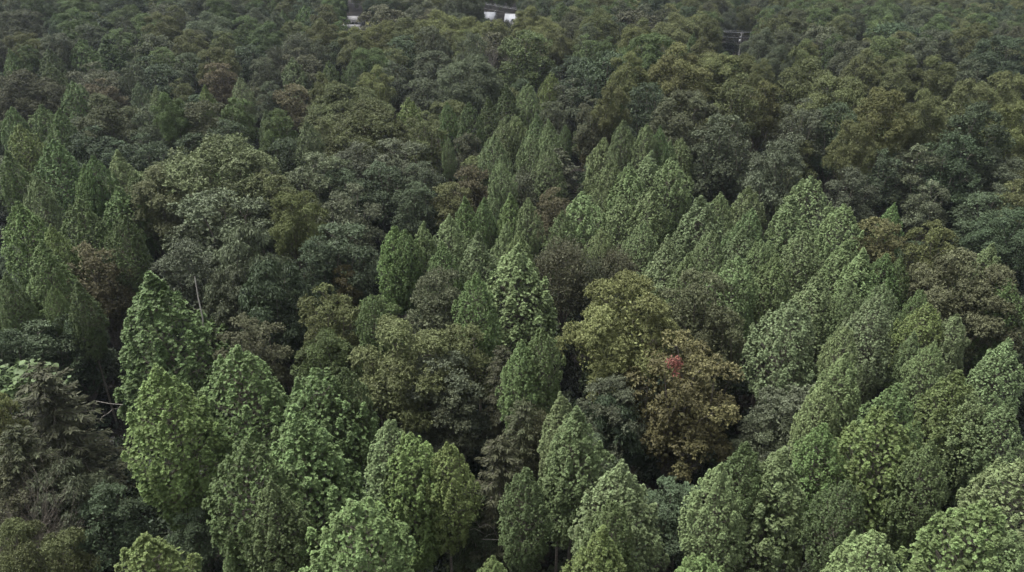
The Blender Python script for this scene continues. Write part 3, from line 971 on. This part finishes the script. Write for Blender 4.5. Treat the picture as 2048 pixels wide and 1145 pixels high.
def house(name, label, px, py, Y, L, W, wall_h, roof_h, rz, roof_mat, windows, cat='house'):
    """Ridge along local X; (px, py) is where the middle of the ridge shows."""
    P = spot(px, py, Y)
    g = terrain(P[0], P[1])
    base = min(g, P[2] - wall_h - roof_h)
    lift = P[2] - roof_h - base                       # eaves height over base
    root = empty(name, (P[0], P[1], base), rz)
    tag(root, label, cat)
    V, F = [], []
    box(V, F, -L / 2, L / 2, -W / 2, W / 2, -0.5, lift)
    part('wall', mesh_from('house_wall', V, F, M_WALL), root)
    for s in (-1, 1):                                 # gable walls
        V = [(s * L / 2, -W / 2, lift), (s * L / 2, W / 2, lift), (s * L / 2, 0, lift + roof_h), (s * (L / 2 - 0.15), -W / 2, lift), (s * (L / 2 - 0.15), W / 2, lift), (s * (L / 2 - 0.15), 0, lift + roof_h)]
        F = [(0, 1, 2), (3, 5, 4), (0, 2, 5), (0, 5, 3), (1, 4, 5), (1, 5, 2)]
        part('gable', mesh_from('gable', V, F, M_WALL), root)
    for s in (-1, 1):                                 # roof planes
        ov, th = 0.45, 0.14
        k = (W / 2 + ov) / (W / 2)
        V = []
        for x in (-L / 2 - ov, L / 2 + ov):
            V += [(x, 0, lift + roof_h + 0.01), (x, s * W / 2 * k, lift + roof_h * (1 - k) + 0.01), (x, s * W / 2 * k, lift + roof_h * (1 - k) + 0.01 + th), (x, 0, lift + roof_h + 0.01 + th)]
        F = [(0, 1, 2, 3), (4, 7, 6, 5), (0, 4, 5, 1), (1, 5, 6, 2), (2, 6, 7, 3), (3, 7, 4, 0)]
        rp = part('roof', mesh_from('roof_plane', V, F, roof_mat), root)
        # standing seams
        V, F = [], []
        nx = max(4, int(L / 0.9))
        for q in range(nx + 1):
            x = -L / 2 - 0.4 + (L + 0.8) * q / nx
            b = len(V)
            for xx in (x - 0.03, x + 0.03):
                V += [(xx, s * 0.05, lift + roof_h + th), (xx, s * W / 2 * k, lift + roof_h * (1 - k) + th), (xx, s * W / 2 * k, lift + roof_h * (1 - k) + th + 0.07), (xx, s * 0.05, lift + roof_h + th + 0.07)]
            F += [(b, b + 1, b + 2, b + 3), (b + 4, b + 7, b + 6, b + 5), (b + 3, b + 2, b + 6, b + 7), (b + 1, b + 5, b + 6, b + 2)]
        if roof_mat is M_ROOF:
            part('seam', mesh_from('roof_seam', V, F, roof_mat), rp)['kind'] = 'stuff'
    for face, u, z, w, hh in windows:                 # face: 'front', 'back', 'end', 'far_end'
        V, F = [], []
        G, GF = [], []
        if face in ('front', 'back'):
            s = -1 if face == 'front' else 1
            yy = s * (W / 2 + 0.03)
            box(V, F, u - w / 2 - 0.1, u + w / 2 + 0.1, min(yy, s * W / 2), max(yy, s * W / 2), lift * 0 + z - 0.1, z + hh + 0.1)
            y2 = s * (W / 2 + 0.05)
            box(G, GF, u - w / 2, u + w / 2, min(y2, yy), max(y2, yy), z, z + hh)
        else:
            s = 1 if face == 'end' else -1
            xx = s * (L / 2 + 0.03)
            box(V, F, min(xx, s * L / 2), max(xx, s * L / 2), u - w / 2 - 0.1, u + w / 2 + 0.1, z - 0.1, z + hh + 0.1)
            x2 = s * (L / 2 + 0.05)
            box(G, GF, min(x2, xx), max(x2, xx), u - w / 2, u + w / 2, z, z + hh)
        f = part('window', mesh_from('window_frame', V, F, M_TRIM), root)
        part('pane', mesh_from('window_pane', G, GF, M_GLASS), f)
    return root, lift


R = math.radians
house('gabled_house', 'white gabled house with metal roof beside a slim pole', 976, 25, 350, 7.0, 6.5, 3.5, 2.5, R(-20), M_ROOF, [('end', 0.0, 6.0, 1.2, 1.1), ('front', -1.5, 3.0, 1.0, 1.3), ('front', 1.5, 3.0, 1.0, 1.3)])
house('gabled_house', 'low white-roofed house half hidden by a yellow-green tree', 1036, 29, 352, 11.0, 7.0, 3.0, 2.6, R(-8), M_ROOF, [('front', 3.0, 2.6, 1.1, 1.2), ('front', -2.0, 2.6, 1.1, 1.2), ('end', 0, 2.6, 1.1, 1.2)])
house('outbuilding', 'pale flat-roofed building below the white wall', 704, 50, 318, 7.0, 8.0, 2.6, 0.7, R(-10), M_ROOF2, [('front', 1.5, 1.2, 1.0, 1.0)], 'building')
house('bungalow', 'pale long bungalow shaded by trees behind a lawn', 708, 33, 352, 8.0, 6.0, 2.4, 1.2, R(-10), M_ROOF2, [('front', -2.2, 1.0, 1.1, 1.2), ('front', 0.2, 1.0, 1.1, 1.2), ('front', 2.4, 1.0, 1.1, 1.2)])


# ------------------------------------------------------------------ power line
def power_pole(px, py, Y, label):
    P = spot(px, py, Y)
    g = terrain(P[0], P[1])
    H = P[2] - g
    root = empty('power_pole', (P[0], P[1], g - 0.1))
    tag(root, label, 'power pole', 'poles of the power line')
    V, F = [], []
    tube(V, F, [(0, 0, 0), (0, 0, H * 0.5), (0, 0, H)], (0.22, 0.20, 0.16), 10)
    part('pole', mesh_from('pole_shaft', V, F, M_POLE), root)
    V, F = [], []
    box(V, F, -0.6, 0.6, -0.30, -0.16, H - 0.75, H - 0.6)
    part('crossarm', mesh_from('crossarm', V, F, M_POLE), root)
    for x in (-0.55, 0.0, 0.55):
        V, F = [], []
        z = H - 0.55 if x else H
        y = -0.23 if x else 0.0
        tube(V, F, [(x, y, z), (x, y, z + 0.12), (x, y, z + 0.14), (x, y, z + 0.3)], (0.05, 0.05, 0.11, 0.07), 8)
        part('insulator', mesh_from('insulator', V, F, M_STEEL), root)
    V, F = [], []
    tube(V, F, [(-0.42, -0.1, H - 3.9), (-0.42, -0.1, H - 3.85), (-0.42, -0.1, H - 2.8), (-0.42, -0.1, H - 2.72)], (0.05, 0.30, 0.30, 0.05), 12)
    part('transformer', mesh_from('transformer', V, F, M_STEEL), root)
    V, F = [], []
    box(V, F, -0.62, -0.16, -0.2, 0.0, H - 2.0, H - 1.55)
    part('switch_box', mesh_from('switch_box', V, F, M_STEEL), root)
    return [np.array([P[0] + dx, P[1] - 0.2, P[2] + dz]) for dx, dz in ((0, 0.3), (-0.55, -0.25), (0.55, -0.25), (0.0, -2.2))]


A = power_pole(951, 3, 345, 'slim pale power pole beside the white gabled house')
B = power_pole(1484, 64, 300, 'weathered power pole with grey transformer in the dark cut')
C_ = [np.array([p[0] + 75, p[1] + 18, p[2] + 1.0]) for p in B]
D_ = [np.array([p[0] - 80, p[1] + 8, p[2] + 3.0]) for p in A]
WN = ['topmost wire', 'near crossarm wire', 'far crossarm wire', 'lowest wire']
for P0, P1, say in ((A, B, 'between the two power poles'), (B, C_, 'beyond the weathered power pole'), (D_, A, 'leading to the slim pale pole')):
    for k in range(4):
        V, F = [], []
        pts = []
        for q in range(25):
            u = q / 24
            p = P0[k] * (1 - u) + P1[k] * u
            p[2] -= 2.2 * 4 * u * (1 - u) * np.linalg.norm(P1[k] - P0[k]) / 120
            pts.append(p)
        tube(V, F, pts, [0.022] * 25, 4)
        o = bpy.data.objects.new('power_wire', mesh_from('power_wire', V, F, M_WIRE))
        COL.objects.link(o)
        tag(o, f'{WN[k]} strung {say}', 'wire', 'wires of the power line')


# ------------------------------------------------------------------ stuff: undergrowth and the wood beyond
def scatter(name, pts, tints, scales, rots, protos, mat):
    me = bpy.data.meshes.new(name)
    me.from_pydata([tuple(p) for p in pts], [], [])
    a = me.attributes.new('tint', 'FLOAT_COLOR', 'POINT')
    a.data.foreach_set('color', np.concatenate([tints, np.ones((len(pts), 1))], 1).astype(np.float32).ravel())
    a = me.attributes.new('size', 'FLOAT_VECTOR', 'POINT')
    a.data.foreach_set('vector', scales.astype(np.float32).ravel())
    a = me.attributes.new('turn', 'FLOAT_VECTOR', 'POINT')
    a.data.foreach_set('vector', rots.astype(np.float32).ravel())
    o = bpy.data.objects.new(name, me)
    COL.objects.link(o)
    o['kind'] = 'stuff'
    ng = bpy.data.node_groups.new(name, 'GeometryNodeTree')
    ng.interface.new_socket('Geometry', in_out='INPUT', socket_type='NodeSocketGeometry')
    ng.interface.new_socket('Geometry', in_out='OUTPUT', socket_type='NodeSocketGeometry')
    n, l = ng.nodes, ng.links
    gi, go = n.new('NodeGroupInput'), n.new('NodeGroupOutput')
    join = n.new('GeometryNodeJoinGeometry')
    for p in protos:
        po = bpy.data.objects.new(name + '_source', p)
        oi = n.new('GeometryNodeObjectInfo')
        oi.inputs['Object'].default_value = po
        oi.inputs['As Instance'].default_value = True
        l.new(oi.outputs['Geometry'], join.inputs[0])
    ip = n.new('GeometryNodeInstanceOnPoints')
    ip.inputs['Pick Instance'].default_value = True
    idx = n.new('GeometryNodeInputIndex')
    md = n.new('ShaderNodeMath')
    md.operation = 'MODULO'
    md.inputs[1].default_value = len(protos)
    l.new(idx.outputs[0], md.inputs[0])
    l.new(md.outputs[0], ip.inputs['Instance Index'])

    def attr(nm, ty):
        q = n.new('GeometryNodeInputNamedAttribute')
        q.data_type = ty
        q.inputs['Name'].default_value = nm
        return q.outputs['Attribute']
    l.new(attr('size', 'FLOAT_VECTOR'), ip.inputs['Scale'])
    er = n.new('FunctionNodeEulerToRotation')
    l.new(attr('turn', 'FLOAT_VECTOR'), er.inputs[0])
    l.new(er.outputs[0], ip.inputs['Rotation'])
    l.new(gi.outputs[0], ip.inputs['Points'])
    l.new(join.outputs[0], ip.inputs['Instance'])
    l.new(ip.outputs[0], go.inputs[0])
    md = o.modifiers.new('scatter', 'NODES')
    md.node_group = ng
    return o


def with_far_material(me):
    c = me.copy()
    c.materials[0] = M_FAR
    return c


# wood beyond and outside the frame
P_, T_, S_, R_ = [], [], [], []
for t in rest:
    P_.append((t['X'], t['Y'], t['h']))
    T_.append(np.array(TINT[t['t']][0]) * LEAF_VALUE[t['k']])
    S_.append((t['r'] / 6.0 * (1.0 if t['k'] == 'O' else 1.0), t['r'] / 6.0, t['T'] / 20.0))
    R_.append((0, 0, frng.uniform(0, 6.28)))
scatter('far_forest', np.array(P_), np.array(T_) * frng.uniform(0.85, 1.15, (len(P_), 1)), np.array(S_), np.array(R_), [with_far_material(KINDS['O'][k][1]) for k in (0, 2, 3)], M_FAR)

# undergrowth on the floor of the wood


def bush():
    lv = Leaves()
    for _ in range(9):
        c = np.array([*rng.normal(size=2) * 0.8, rng.uniform(0.4, 1.7)])
        m = 70
        d = unit(rand_dirs(m) + np.array([0, 0, 0.5]))
        P = c + d * rng.uniform(0.3, 0.75, (m, 1))
        L = rng.uniform(0.2, 0.4, m)
        lv.add(P, rand_dirs(m) + d * 0.5, d * 0.5 + np.array([0, 0, 1]) + rand_dirs(m) * 0.4, L, L * 0.5, rng.random())
    return lv.mesh('bush', M_FAR)


n = 7500
Yb = 22 + 330 * frng.random(n) ** 0.8
Xb = (frng.random(n) * 2 - 1) * (0.75 * Yb + 16)
Pb = np.array([(x, y, terrain(x, y) - 0.1) for x, y in zip(Xb, Yb)])
sc = frng.uniform(0.6, 1.7, (n, 1)) * np.array([[1, 1, 1]]) * np.stack([np.ones(n), np.ones(n), frng.uniform(0.7, 1.6, n)], 1)
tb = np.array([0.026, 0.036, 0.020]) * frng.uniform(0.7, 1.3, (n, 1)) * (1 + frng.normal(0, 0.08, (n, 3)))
scatter('undergrowth', Pb, tb, sc, np.stack([np.zeros(n), np.zeros(n), frng.uniform(0, 6.28, n)], 1), [bush() for _ in range(3)], M_FAR)


# ------------------------------------------------------------------ haze
def haze(density):
    V, F = [], []
    box(V, F, -520, 520, -60, 700, -4, 62)
    me = mesh_from('haze', V, F, M_SOIL)
    m, nn, ll, out = new_mat('haze_air')
    pv = nn.new('ShaderNodeVolumePrincipled')
    pv.inputs['Color'].default_value = (0.72, 0.80, 1.0, 1)
    pv.inputs['Density'].default_value = density
    pv.inputs['Anisotropy'].default_value = 0.2
    ll.new(pv.outputs[0], out.inputs['Volume'])
    me.materials[0] = m
    o = bpy.data.objects.new('haze', me)
    COL.objects.link(o)
    o['kind'] = 'stuff'


HAZE = 0.00008
if HAZE:
    haze(HAZE)
